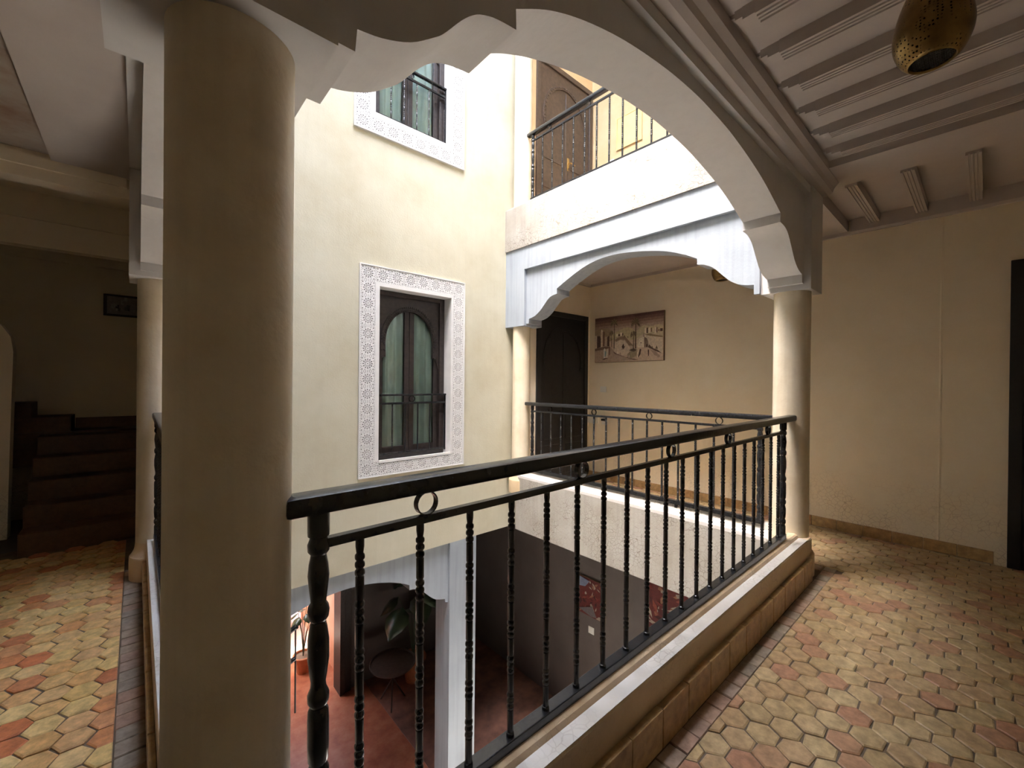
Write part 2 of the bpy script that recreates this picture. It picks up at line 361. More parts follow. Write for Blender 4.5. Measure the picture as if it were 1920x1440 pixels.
# upper storey slabs
mb = MB()
mb.box(XL, XW, YB, 1.10, 3.075, 3.40); mb.box(3.59, XW, 1.10, YE+.1, 3.075, 3.40); mb.box(XL, .27, 1.10, 4.2, 3.075, 3.40)
struct('floor_upper', mb, 'ceil')
mb = MB(); mb.prism([(3.59, 3.075), (3.555, 3.075), (3.555, 3.605), (3.565, 3.615), (3.63, 3.625), (3.66, 3.68), (3.72, 3.68), (3.74, 3.66), (3.85, 3.62), (3.85, 3.40), (3.59, 3.40)], 'y', 1.15, 4.15)
struct('trim_6', mb, 'crackw')
mb = MB(); mb.box(0, 3.9, .85, 1.135, 3.075, 3.64); mb.box(.0, .30, 1.135, 4.15, 3.075, 3.64); struct('trim_7', mb, 'crackw')
# unseen roof, added; its opening and slot shape the daylight
mb = MB()
OX0, OX1, OY0, OY1 = .30, 2.60, 1.10, 3.60       # made-up opening; slot beside it lets the sun graze the upper balcony face
mb.box(XL-.2, XW+.25, YB-.2, OY0, ZR, ZR+.2); mb.box(XL-.2, XW+.25, OY1, 6.8, ZR, ZR+.2)
mb.box(XL-.2, OX0, OY0, OY1, ZR, ZR+.2); mb.box(3.22, XW+.25, OY0, OY1, ZR, ZR+.2)
mb.box(OX1, 3.07, OY0, OY1, ZR, ZR+.2); mb.box(3.07, 3.22, OY0, 1.71, ZR, ZR+.2); mb.box(3.07, 3.22, 3.28, OY1, ZR, ZR+.2)
struct('ceiling_roof_sun_mask', mb, 'white')
mb = MB(); mb.box(-2, 5.3, 6.6, 6.8, -.49, ZR+.2); struct('wall_room_back', mb, 'tan')

# ---- ceilings
mb = MB(); mb.box(XL, XW, YB, .88, CZ, 3.08); mb.box(3.83, XW, .88, YE, 2.86, 3.08); mb.box(-.43, .02, .9, 4.2, 2.84, 3.08); mb.box(3.60, 4.0, YB, .84, 2.915, CZ+.01)
struct('ceiling', mb, 'ceil'); ceil = bpy.data.objects['ceiling']
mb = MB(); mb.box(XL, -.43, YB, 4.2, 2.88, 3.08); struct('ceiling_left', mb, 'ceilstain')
def cornice(pts_axis, name):
    pass
mb = MB()
mb.prism([(.88, ZC), (.80, ZC), (.775, ZC+.02), (.765, ZC+.05), (.74, ZC+.075), (.74, CZ), (.88, CZ)], 'x', -.05, 3.90)
struct('trim_8', mb, 'ceil')
mb = MB()
mb.prism([(XW, ZC), (XW-.035, ZC), (XW-.045, ZC+.02), (XW-.045, CZ), (XW, CZ)], 'y', YB, .86)
mb.prism([(XW, ZC), (XW-.035, ZC), (XW-.035, ZC+.035), (XW, ZC+.035)], 'y', .86, YE)
mb.prism([(YE, ZC), (YE-.035, ZC), (YE-.035, ZC+.035), (YE, ZC+.035)], 'x', 3.83, XW)
struct('trim_9', mb, 'ceil')
# joists: three-groove boards with a carved end
def joist_mesh(L, w=.05, carved=True, hh=.09):
    m = MB()
    sec = [(-.05, 0.09), (-.05, 0.0), (-.034, 0.0), (-.031, .008), (-.022, .008), (-.019, 0), (-.006, 0), (-.003, .008), (.003, .008), (.006, 0), (.019, 0), (.022, .008), (.031, .008), (.034, 0), (.05, 0), (.05, .09)]
    sec = [(p*w/.05, q) for p, q in sec] if w != .05 else sec
    m.prism(sec, 'y', 0.10 if carved else 0, L)
    if not carved: return m.mesh('joist', 'ceil')
    m.prism([(-.030, .012), (.030, .012), (w, .09), (-w, .09)], 'y', .05, .10)
    m.prism([(-.028, .026), (.028, .026), (.04, .09), (-.04, .09)], 'y', .02, .05)
    m.prism([(-.02, .045), (.02, .045), (.03, .09), (-.03, .09)], 'y', 0, .02)
    return m.mesh('joist', 'ceil')
jm = joist_mesh(1.65, .040)
k = 0; x = .38
while x < 3.6:
    o = link(jm, 'joist', ceil, (x, .735, CZ-.06)); o.rotation_euler = (0, 0, PI); x += .3045
jm2 = joist_mesh(1.03, .036, False)
y = .685
while y > YB:
    o = link(jm2, 'joist', ceil, (4.0, y, CZ-.07)); o.rotation_euler = (0, 0, -PI/2); y -= .311

# ---- curbs (low parapets under the railings)
def curb(name, sec, axis, a0, a1, top):
    m = MB(); m.prism(sec, axis, a0, a1); o = struct(name, m, 'crackw'); return o
near_sec = [(.838, -.46), (.838, .270), (.844, .278), (.898, .279), (.904, .299), (.915, .309), (.932, .313), (.955, .311), (.970, .300), (.985, .262), (1.01, .240), (1.055, .228), (1.062, .220), (1.062, -.46)]
m = MB(); m.prism(near_sec, 'x', .13, 3.72); c1 = struct('wall_curb_near', m, 'curb')
m = MB(); m.box(.2, 3.62, .841, .896, .2795, .2815); m.build('ledge', 'curbtop', c1)
def mapsec(f): return [(f(p), q) for p, q in near_sec]
far_sec = mapsec(lambda p: 3.855-(p-.838)*1.143)
m = MB(); m.prism(far_sec, 'y', .98, YE); c2 = struct('wall_curb_far', m, 'crackw')
m = MB(); m.prism([(3.598, .20), (3.598, .2295), (3.672, .238), (3.70, .25), (3.70, .2)], 'y', 1.1, YW); m.build('ledge', 'white', c2)
left_sec = mapsec(lambda p: .055+(p-.838)*1.0)
m = MB(); m.prism(left_sec, 'y', .98, 4.0); c3 = struct('wall_curb_left', m, 'curb')
m = MB(); m.box(.058, .108, 1.05, 3.9, .2795, .2815); m.build('ledge', 'curbtop', c3)
# tile skirting on the curbs
def skirt_mesh(w, h, d): return MB().bbox(-w/2+.0012, w/2-.0012, -d, 0, 0, h, .004).mesh('tile', 'base')
sk = skirt_mesh(.21, .153, .031)
x = .35
while x < 3.62:
    link(sk, 'tile', c1, (x, .838, random.uniform(-.003, .002))); x += .2115
y = 1.2
while y < 3.85:
    o = link(sk, 'tile', c3, (.055, y, random.uniform(-.003, .002))); o.scale = (1, .7, 1); o.rotation_euler = (0, 0, -PI/2); y += .2115

# ---- wall skirting tiles
bb = empty('baseboard_right', (XW, 0, 0), kind='structure')
bm_ = MB().bbox(-.099, .099, -.016, .0, 0, .098, .004).mesh('tile', 'base')
y = YE-.1
while y > -.95:
    if not (-1.16 < y < -.06):
        o = link(bm_, 'tile', bb, (0, y, random.uniform(-.002, .002))); o.rotation_euler = (0, 0, -PI/2)
    y -= .2005
bb2 = empty('baseboard_end', (0, YE, 0), kind='structure')
link(bm_, 'tile', bb2, (XW-.035, 0, 0)).scale = (.3, 1, 1)

# ------------------------------------------------------------------ floor tiles
def inframe(x, y, z=0):
    d = Vector((x, y, z-H)); f = d.dot(fw)
    if f < .05: return None
    u = 960+FPX*d.dot(r2)/f; v = 720-FPX*d.dot(u2)/f
    if -60 < u < 1980 and -60 < v < 1500: return f
    return None
sH = .0655
def hexpoly(j=.0):
    P = []
    for k in range(6):
        a = k*PI/3; r = sH*(.948+random.uniform(-j, j)); a += random.uniform(-j, j)*.8
        P.append((r*math.cos(a), r*math.sin(a)))
    return P
def tile_geo(P, h=.013, inset=.006):
    n = len(P); cx = sum(p[0] for p in P)/n; cy = sum(p[1] for p in P)/n
    def ins(p, d):
        v = Vector((p[0]-cx, p[1]-cy)); l = v.length; v *= (l-d)/l; return (cx+v.x, cy+v.y)
    lo = [(p[0], p[1], -h) for p in P]; mid = [(p[0], p[1], -.004) for p in P]; hi = [(*ins(p, inset), 0) for p in P]
    vs = lo+mid+hi; fs = [tuple(2*n+k for k in range(n))]
    for k in range(n):
        q = (k+1) % n; fs += [(k, q, n+q, n+k), (n+k, n+q, 2*n+q, 2*n+k)]
    return vs, fs
hexv = []
for _ in range(9):
    vs, fs = tile_geo(hexpoly(.05)); hexv.append((vs, fs))
hexR = [MB().add(*g).mesh('tile', 'tileR') for g in hexv]; hexL = [MB().add(*g).mesh('tile', 'tileL') for g in hexv]
def clip(P, a, b, c):      # keep a*x + b*y <= c
    out = []
    for k in range(len(P)):
        p, q = P[k], P[(k+1) % len(P)]; dp, dq = a*p[0]+b*p[1]-c, a*q[0]+b*q[1]-c
        if dp <= 0: out.append(p)
        if dp*dq < 0: t_ = dp/(dp-dq); out.append((p[0]+(q[0]-p[0])*t_, p[1]+(q[1]-p[1])*t_))
    return out
spots = []
dx = sH*1.5; dy = sH*math.sqrt(3)
for i in range(int((XW-XL)/dx)+2):
    x = XL+i*dx
    for j in range(-1, 62):
        y = YB+j*dy+(dy/2 if i % 2 else 0)
        cl = []
        if x > 3.95: cl = [(-1, 0, -3.98)] if y > .69 else []
        elif y < .80 and x > -.06: cl = [(0, 1, .733)]
        elif x < .02 and y >= .60: cl = [(1, 0, -.062)]
        else: continue
        if y > 5.0 or (x > 3.9 and y > YE): continue
        P = [(x+sH*.95*math.cos(k*PI/3), y+sH*.95*math.sin(k*PI/3)) for k in range(6)]; Q = P
        for c in cl+[(1, 0, XW-.014)]: Q = clip(Q, *c)
        if len(Q) < 3: continue
        ar = abs(sum(Q[k][0]*Q[(k+1) % len(Q)][1]-Q[(k+1) % len(Q)][0]*Q[k][1] for k in range(len(Q))))/2
        f = inframe(x, y)
        if f is None or ar < .0006: continue
        spots.append((x*x+y*y+H*H+(40 if (x > 2 and y > .8) else 0), x, y, Q if Q != P and len(Q) != 6 or ar < .0099 else None))
spots.sort(key=lambda q: q[0])
rest = MB(); restL = MB()
for n, (d, x, y, Q) in enumerate(spots):
    z = random.uniform(-.0025, .002); g = random.randrange(9); rz = random.choice((0, PI))+random.uniform(-.05, .05)
    tx, ty = random.gauss(0, .014), random.gauss(0, .014)
    if n < 242:
        if Q:
            vs, fs = tile_geo([(p[0]-x, p[1]-y) for p in Q]); me = MB().add(vs, fs).mesh('tile', 'tileL' if x < .1 and y > .6 else 'tileR'); rz = 0; tx *= .3; ty *= .3
        else: me = (hexL if (x < .1 and y > .6) else hexR)[g]
        o = link(me, 'tile', floor, (x, y, z)); o.rotation_euler = (tx, ty, rz)
    else:
        vs, fs = (tile_geo([(p[0]-x, p[1]-y) for p in Q]), (rz := 0))[0] if Q else hexv[g]
        mt = Matrix.Translation((x, y, z)) @ Matrix.Rotation(rz, 4, 'Z') @ Matrix.Rotation(tx, 4, 'X') @ Matrix.Rotation(ty, 4, 'Y')
        (restL if (x < .1 and y > .6) else rest).add([mt @ Vector(v) for v in vs], fs)
rest.build('tile_field', 'tileS', floor, kind='stuff'); restL.build('tile_field', 'tileLs', floor, kind='stuff')
# border strip of oblong tiles along the curbs
bt = [MB().add(*tile_geo([(-w, -.036), (w, -.036), (w, .036), (-w, .036)], inset=.003)).mesh('tile', 'tileB') for w in (.0505, .0515, .049)]
x = .45; 
while x < 3.99:
    if inframe(x, .77): 
        o = link(random.choice(bt), 'tile', floor, (x, .771, random.uniform(-.003, .001))); o.rotation_euler = (random.gauss(0, .012), random.gauss(0, .012), 0)
    x += .106
y = 1.9
while y < 4.1:
    o = link(random.choice(bt), 'tile', floor, (-.01, y, random.uniform(-.003, .001))); o.rotation_euler = (random.gauss(0, .012), random.gauss(0, .012), 0); o.scale = (.95, 1.15, 1)
    y += .087

y = .86
while y < 3.9:
    o = link(random.choice(bt), 'tile', floor, (3.925, y, random.uniform(-.003, .001))); o.rotation_euler = (0, 0, 0); o.scale = (1.02, 1.15, 1)
    y += .0875
# ------------------------------------------------------------------ railings
def bal_prof(z0, z1, r=.0098):
    P = [(r*1.25, z0), (r*1.25, z0+.012), (r*.95, z0+.014)]
    z = z0+.03; n = int((z1-z0-.06)/.105)
    st = (z1-z0-.06)/n
    for k in range(n):
        P += [(r, z), (r, z+st*.45)]
        for q in range(3):
            zz = z+st*.47+q*st*.165
            P += [(r*.78, zz), (r*1.10, zz+st*.035), (r*1.15, zz+st*.075), (r*1.10, zz+st*.115), (r*.78, zz+st*.15)]
        z += st
    P += [(r, z1-.02), (r, z1)]
    return P
def newel_prof(z0, z1, r=.0215):
    h = z1-z0; pts = [(1.05, 0), (1.05, .02), (.95, .03), (.95, .10), (.75, .115), (1.0, .13), (1.02, .15), (.75, .165), (.92, .18), (1.0, .215), (1.0, .255), (.8, .275), (.72, .285), (1.0, .30), (1.02, .318), (.75, .335), (.95, .345), (1.0, .38),
           (1.0, .45), (.95, .475), (.72, .485), (1.0, .50), (1.02, .518), (.75, .535), (.7, .55), (.82, .57), (1.0, .61), (1.0, .66), (.82, .695), (.7, .71), (.95, .72), (1.03, .738), (.95, .75), (.72, .76), (.85, .79), (1.0, .83), (.9, .86), (.72, .885), (1.0, .895), (1.03, .912), (.78, .93), (1.0, .935), (1.02, .945), (1.02, 1.0)]
    return [(r*a, z0+h*b) for a, b in pts]
ZB0, ZB1, ZL0, ZL1, ZT0, ZT1 = .300, .336, 1.042, 1.062, 1.120, 1.163
bal_me = MB().lathe(bal_prof(ZB1-.002, ZL0+.002), seg=12).mesh('baluster', 'black', True)
new_me = MB().lathe(newel_prof(.312, ZT0+.003), seg=18).mesh('newel_post', 'black', True)
def ring_mesh(R=.0305, t=.0035, w=.0085):
    m = MB(); seg = 28; vs = []; fs = []
    for k in range(seg):
        a = 2*PI*k/seg; c, s_ = math.cos(a), math.sin(a)
        for rr, yy in ((R, -w), (R, w), (R-t, w), (R-t, -w)): vs.append((rr*c, yy, rr*s_))
    for k in range(seg):
        q = (k+1) % seg
        for e in range(4): fs.append((k*4+e, k*4+(e+1) % 4, q*4+(e+1) % 4, q*4+e))
    return m.add(vs, fs).mesh('ring', 'black', True)
ring_me = ring_mesh()
def railing(label, loc, rz, L, bals, rings, newels, feet=(), tilt=0.0, group='black iron railings', ends=True):
    t = empty('railing', loc, rz, label=label, category='railing', group=group); t.rotation_euler = (0, tilt, rz)
    m = MB(); m.bbox(0, L, -.031, .031, ZT0, ZT1, .011); m.build('handrail', 'black', t, True)
    m = MB(); m.bbox(newels[0], newels[-1], -.011, .011, ZL0, ZL1, .002); m.build('middle_rail', 'black', t)
    m = MB(); m.bbox(newels[0]-.03, newels[-1]+.024, -.021, .021, ZB0, ZB1, .003); m.build('bottom_rail', 'black', t)
    for x in bals: link(bal_me, 'baluster', t, (x, 0, 0))
    for x in rings: link(ring_me, 'ring', t, (x, 0, (ZL1+ZT0)/2))
    for x in newels: link(new_me, 'newel_post', t, (x, 0, 0))
    for x in feet: MB().box(x-.014, x+.014, -.018, .012, .262, ZB0+.004).build('foot', 'black', t)
    return t
x0 = .225
railing('near black iron railing crossing the foreground between two plaster columns', (x0, .94, 0), 0, 3.38, [.385-x0+.1535*k for k in range(20)], [.555-x0, 1.175-x0, 1.81-x0, 2.445-x0, 3.09-x0], [.292-x0+.004, 3.40-x0], feet=[1.0, 2.35, 3.1], tilt=-.005)
y0 = 1.07
railing('black iron railing of the far gallery, in front of the painting wall', (3.70, y0, 0), PI/2, 2.82, [1.38-y0+.1588*k for k in range(15)], [1.496-y0, 2.151-y0, 2.81-y0, 3.46-y0], [1.18-y0, 3.76-y0], feet=[.8, 1.9], tilt=.004)
railing('black iron railing seen end-on behind the thick column', (.112, 1.10, 0), PI/2, 2.80, [.25+.16*k for k in range(15)], [.5, 1.15, 1.8, 2.4], [.12, 2.66], feet=[.8, 1.9])
railing('sunlit railing of the upper balcony under the arch', (3.70, y0, ST), PI/2, 2.82, [1.35-y0+.163*k for k in range(15)], [1.60-y0, 2.25-y0, 2.93-y0, 3.42-y0+.1], [1.18-y0, 3.80-y0], feet=[.8, 1.9])

# ------------------------------------------------------------------ windows
def lattice_mesh(w, h, name='lattice_tile'):
    loops = [[(-.5, -.5), (.5, -.5), (.5, .5), (-.5, .5)]]
    def kite(r0, r1, a, hw, rm=.5):
        c, s_ = math.cos(a), math.sin(a); q = r0+(r1-r0)*rm
        return [(r0*c, r0*s_), (q*c+hw*s_, q*s_-hw*c), (r1*c, r1*s_), (q*c-hw*s_, q*s_+hw*c)]
    n = 12
    for k in range(n):
        a = 2*PI*k/n+PI/n
        loops.append(kite(.085, .235, a, .028, .6))
        loops.append(kite(.215, .355, a+PI/n, .046, .5))
    loops.append([(.04*math.cos(2*PI*k/6), .04*math.sin(2*PI*k/6)) for k in range(6)])
    for sx in (-1, 1):
        for sy in (-1, 1):
            loops.append([(sx*.365+p*.052, sy*.365+q*.052) for p, q in ((-1, 0), (0, -1), (1, 0), (0, 1))])
            for da in (-.34, .34): loops.append(kite(.385, .47, math.atan2(sy, sx)+da, .030))
    for k in range(7):
        q = -.39+.78*k/6
        for c in ((q, .458), (.458, q), (q, -.458), (-.458, q)):
            loops.append([(c[0]+p*.021, c[1]+r*.021) for p, r in ((-1, -1), (1, -1), (1, 1), (-1, 1))])
    cu = bpy.data.curves.new(name, 'CURVE'); cu.dimensions = '2D'; cu.fill_mode = 'BOTH'; cu.extrude = .0035
    for lp in loops:
        sp = cu.splines.new('POLY'); sp.points.add(len(lp)-1); sp.use_cyclic_u = True
        for p, q in zip(sp.points, lp): p.co = (q[0]*w, q[1]*h, 0, 1)
    ob = bpy.data.objects.new(name, cu); COL.objects.link(ob)
    dg = bpy.context.evaluated_depsgraph_get(); dg.update()
    me = bpy.data.meshes.new_from_object(ob.evaluated_get(dg)); bpy.data.objects.remove(ob)
    me.transform(Matrix.Rotation(PI/2, 4, 'X')); me.name = name
    me.materials.clear(); me.materials.append(MAT['lattice'])
    for p in me.polygons: p.use_smooth = False
    return me
def curtain_mesh(w, h, mat, folds=9):
    m = MB(); n = 80; vs = []; fs = []
    for i in range(n+1):
        x = -w/2+w*i/n; y = .018*math.sin(folds*2*PI*i/n)+.010*math.sin(folds*.37*2*PI*i/n+1)
        vs += [(x, y, 0), (x, y, h)]
    for i in range(n): fs.append((2*i, 2*i+2, 2*i+3, 2*i+1))
    return m.add(vs, fs).mesh('curtain', mat, True)
def keyhole(R, zs, zf, zt, n=24):
    P = [(R*.985, zf), (R*.995, (zf+zs)/2)]
    P += [(R*math.cos(PI*k/n), zs+(zt-zs)*math.sin(PI*k/n)**(.93)) for k in range(n+1)]
    return P+[(-R*.995, (zf+zs)/2), (-R*.985, zf)]
def horseshoe(R, cz, x0, n=24, a0=-38):
    # pointed-round opening: from right foot over the top to left foot
    P = []
    for k in range(n+1):
        a = math.radians(a0+(180-2*a0)*k/n)
        P.append((x0+R*math.cos(a)*1.0, cz+R*math.sin(a)*(1.18 if a > 0 and a < PI else .9)))
    return P
def window(name, fx0, fx1, fz0, fz1, O, cur, guard_label):
    t = empty(name, ((O[0]+O[1])/2, YW, fz0), kind='structure')
    cx = (O[0]+O[1])/2; g = lambda x: x-cx; hz = lambda z: z-fz0
    # surround: backing ring, plain rims, lattice tiles
    m = MB()
    for a in ((g(fx0), g(O[0]), 0, fz1-fz0), (g(O[1]), g(fx1), 0, fz1-fz0), (g(O[0]), g(O[1]), 0, hz(O[2])), (g(O[0]), g(O[1]), hz(O[3]), fz1-fz0)):
        m.box(a[0], a[1], -.010, .0, a[2], a[3])
    sr = m.build('surround', 'latback', t)
    m = MB(); e = .010
    for a in ((g(fx0)-e, g(fx0), -e, fz1-fz0+e), (g(fx1), g(fx1)+e, -e, fz1-fz0+e), (g(fx0), g(fx1), -e, 0), (g(fx0), g(fx1), fz1-fz0, fz1-fz0+e)):
        m.box(a[0], a[1], -.026, .0, a[2], a[3])
    m.build('rim', 'lattice', sr)
    nxc, nzc = 8, 14; w = (fx1-fx0)/nxc; h = (fz1-fz0)/nzc
    lm = lattice_mesh(w, h)
    for i in range(nxc):
        for j in range(nzc):
            if i in (0, nxc-1) or j in (0, nzc-1):
                link(lm, 'lattice_tile', sr, (g(fx0)+w*(i+.5), -.0165, h*(j+.5)))
    # inner plain strip + reveal
    m = MB(); iw = .004
    za, zb_ = hz(O[2])+.004, hz(O[3])-.004; xa, xb = g(O[0])+.004, g(O[1])-.004
    m.box(g(fx0)+w, xa-.005, -.021, .0, h, fz1-fz0-h); m.box(xb+.005, g(fx1)-w, -.021, 0, h, fz1-fz0-h)
    m.box(xa-.005, xb+.005, -.021, .0, zb_+.005, fz1-fz0-h); m.box(xa-.005, xb+.005, -.021, .0, h, za-.005)
    m.box(xa-.005, xa, -.021, .155, za, zb_); m.box(xb, xb+.005, -.021, .155, za, zb_)
    m.box(xa-.005, xb+.005, -.021, .155, zb_, zb_+.005); m.box(xa-.005, xb+.005, -.021, .155, za-.005, za)
    m.build('reveal', 'lattice', t)
    # dark wooden frame
    zb, zt = hz(O[2])+.005, hz(O[3])-.005; xl, xr = g(O[0])+.005, g(O[1])-.005
    m = MB(); fwid = .062
    m.bbox(xl, xl+fwid, .125, .19, zb, zt); m.bbox(xr-fwid, xr, .125, .19, zb, zt); m.bbox(xl+fwid, xr-fwid, .125, .19, zt-.05, zt); m.bbox(xl+fwid, xr-fwid, .120, .19, zb, zb+.06)
    m.bbox(xl+fwid-.02, xr-fwid+.02, .105, .13, zb+.055, zb+.075)
    m.build('window_frame', 'wood', t)
    # arched board with a horseshoe opening
    R_ = .2925; zs = hz(O[2])+1.25; zf = zs-.13; ztop = zs+.374; bx0, bx1 = xl+fwid-.01, xr-fwid+.01
    hs_ = keyhole(R_, zs, zf, ztop)
    out = [(bx1, zt-.03), (bx1, zf-.12), (R_+.072, zf-.115), (R_+.05, zf-.05), (R_+.02, zf-.012)] + hs_ + [(-R_-.02, zf-.012), (-R_-.05, zf-.05), (-R_-.072, zf-.115), (bx0, zf-.12), (bx0, zt-.03)]
    m = MB(); m.prism(out, 'y', .150, .172); ab = m.build('arch_board', 'wood', t)
    P1 = keyhole(R_+.002, zs, zf, ztop+.002, 30); P2 = keyhole(R_+.058, zs, zf-.02, ztop+.062, 30)
    m = MB(); m.prism(P1+P2[::-1], 'y', .142, .151)
    m.build('carved_band', 'wood', ab)
    bead = MB()
    mid = keyhole(R_+.030, zs, zf, ztop+.032, 44)
    for k, (p, q) in enumerate(mid):
        for dr in (-.014, .014):
            d = Vector((p, max(q-zs, 0)*.6+.001)).normalized(); c = (p+d.x*dr, q+d.y*dr)
            tt = math.atan2(d.y, d.x)+.6*(1 if dr > 0 else -1)
            ex, ez = math.cos(tt), math.sin(tt); L_, w_ = .013, .0055
            bead.prism([(c[0]+ex*L_, c[1]+ez*L_), (c[0]-ez*w_, c[1]+ex*w_), (c[0]-ex*L_, c[1]-ez*L_), (c[0]+ez*w_, c[1]-ex*w_)], 'y', .132, .143)
    bead.build('carving', 'wood', ab)
    # two casements
    for sgn in (-1, 1):
        m = MB(); a, b = sorted((sgn*.002, sgn*(bx1-.012))); sw = .058
        m.bbox(a, a+sw, .165, .195, zb+.06, zt-.04); m.bbox(b-sw, b, .165, .195, zb+.06, zt-.04); m.bbox(a+sw, b-sw, .166, .194, zb+.06, zb+.13); m.bbox(a+sw, b-sw, .166, .194, zt-.11, zt-.04)
        cs = m.build('casement', 'wood', t)
        MB().box(a+sw-.004, b-sw+.004, .180, .1825, zb+.12, zt-.10).build('pane', 'glass', cs)
    c = link(curtain_mesh(O[1]-O[0]-.02, O[3]-O[2]-.02, cur), 'curtain', t, (0, .225, hz(O[2])+.01))
    # small guard rail in the opening
    gz = O[2]
    gr = empty('window_guard', (cx, YW+.095, gz), label=guard_label, category='railing', group='window guard rails')
    hw = (O[1]-O[0])/2-.004
    MB().bbox(-hw, hw, -.022, .018, .690, .710, .004).build('handrail', 'black', gr)
    MB().bbox(-hw, hw, -.010, .010, .598, .620, .002).build('middle_rail', 'black', gr)
    MB().bbox(-hw, hw, -.012, .012, .062, .082, .002).build('bottom_rail', 'black', gr)
    link(ring_mesh(.036, .004, .008), 'ring', gr, (0, 0, .655))
    bme = MB().lathe(bal_prof(.080, .600, .0078), seg=10).mesh('baluster', 'black', True)
    for k in range(4): link(bme, 'baluster', gr, (-.232+.1535*k, 0, 0))
    for s_ in (-1, 1): MB().box(s_*hw-.012*(s_ > 0)-.0, s_*hw+.012*(s_ < 0), -.012, .012, .05, .70).build('stile', 'black', gr)
    return t
window('window_1', 1.655, 2.905, .430, 2.563, W1, 'curtain', 'black guard rail across the lower half of the window with the arched frame')
window('window_2', 1.585, 2.875, 3.915, 6.07, W2, 'curtain_sky', 'black guard rail of the upper window partly hidden by the arch')

# ------------------------------------------------------------------ doors
def door(name, loc, rz, w, h, mat, frame=.07, lines=False):
    # local: x across, -y towards the viewer, z up; wall plane at y = 0
    t = empty(name, loc, rz, kind='structure')
    m = MB(); m.bbox(-w/2, -w/2+frame, -.03, .03, 0, h); m.bbox(w/2-frame, w/2, -.03, .03, 0, h); m.bbox(-w/2+frame, w/2-frame, -.03, .03, h-frame, h)
    m.build('door_frame', mat, t)
    a, b = -w/2+frame, w/2-frame
    m = MB(); m.box(a, b, -.012, .012, 0, h-frame); lf = m.build('door_leaf', mat, t)
    R_ = (b-a)*.40; cz = h-frame-R_*1.25-.16
    P1 = horseshoe(R_, cz, 0, 28, -20); P2 = horseshoe(R_+.05, cz, 0, 28, -20)
    MB().prism(P1+P2[::-1], 'y', -.024, -.012).build('arch_moulding', mat, lf)
    bead = MB()
    for p, q in horseshoe(R_+.025, cz, 0, 34, -20):
        bead.bbox(p-.012, p+.012, -.031, -.022, q-.009, q+.009, .003)
    bead.build('carving', mat, lf)
    m = MB(); m.bbox(-.012, .012, -.022, -.01, .05, cz+R_*1.1); m.build('centre_batten', mat, lf)
    for s_ in (-1, 1):
        for z0, z1 in ((.12, .55), (.62, 1.02)):
            xa, xb = sorted((s_*.05, s_*(b-.06)))
            m = MB()
            for e in (((xa, xb), (z0, z0+.014)), ((xa, xb), (z1-.014, z1)), ((xa, xa+.014), (z0, z1)), ((xb-.014, xb), (z0, z1))): m.box(e[0][0], e[0][1], -.020, -.01, e[1][0], e[1][1])
            m.build('panel_moulding', mat, lf)
    h1 = MB(); h1.bbox(.035, .075, -.018, -.01, .98, 1.16, .004); h1.tube([(.055, -.018, 1.08), (.055, -.055, 1.08), (.10, -.06, 1.075), (.15, -.058, 1.07)], .008); h1.build('door_handle', 'brass' if lines else 'wdoor', lf, True)
    return t
door('door_1', (4.47, YE, 0.0), 0, 1.06, 2.38, 'wdoor')
door('door_2', (4.47, YE, 3.40), 0, 1.16, 2.32, 'wood2', lines=True)
door('door_3', (XW, -.126-.5, 0), -PI/2, 1.0, 2.38, 'wdoor')

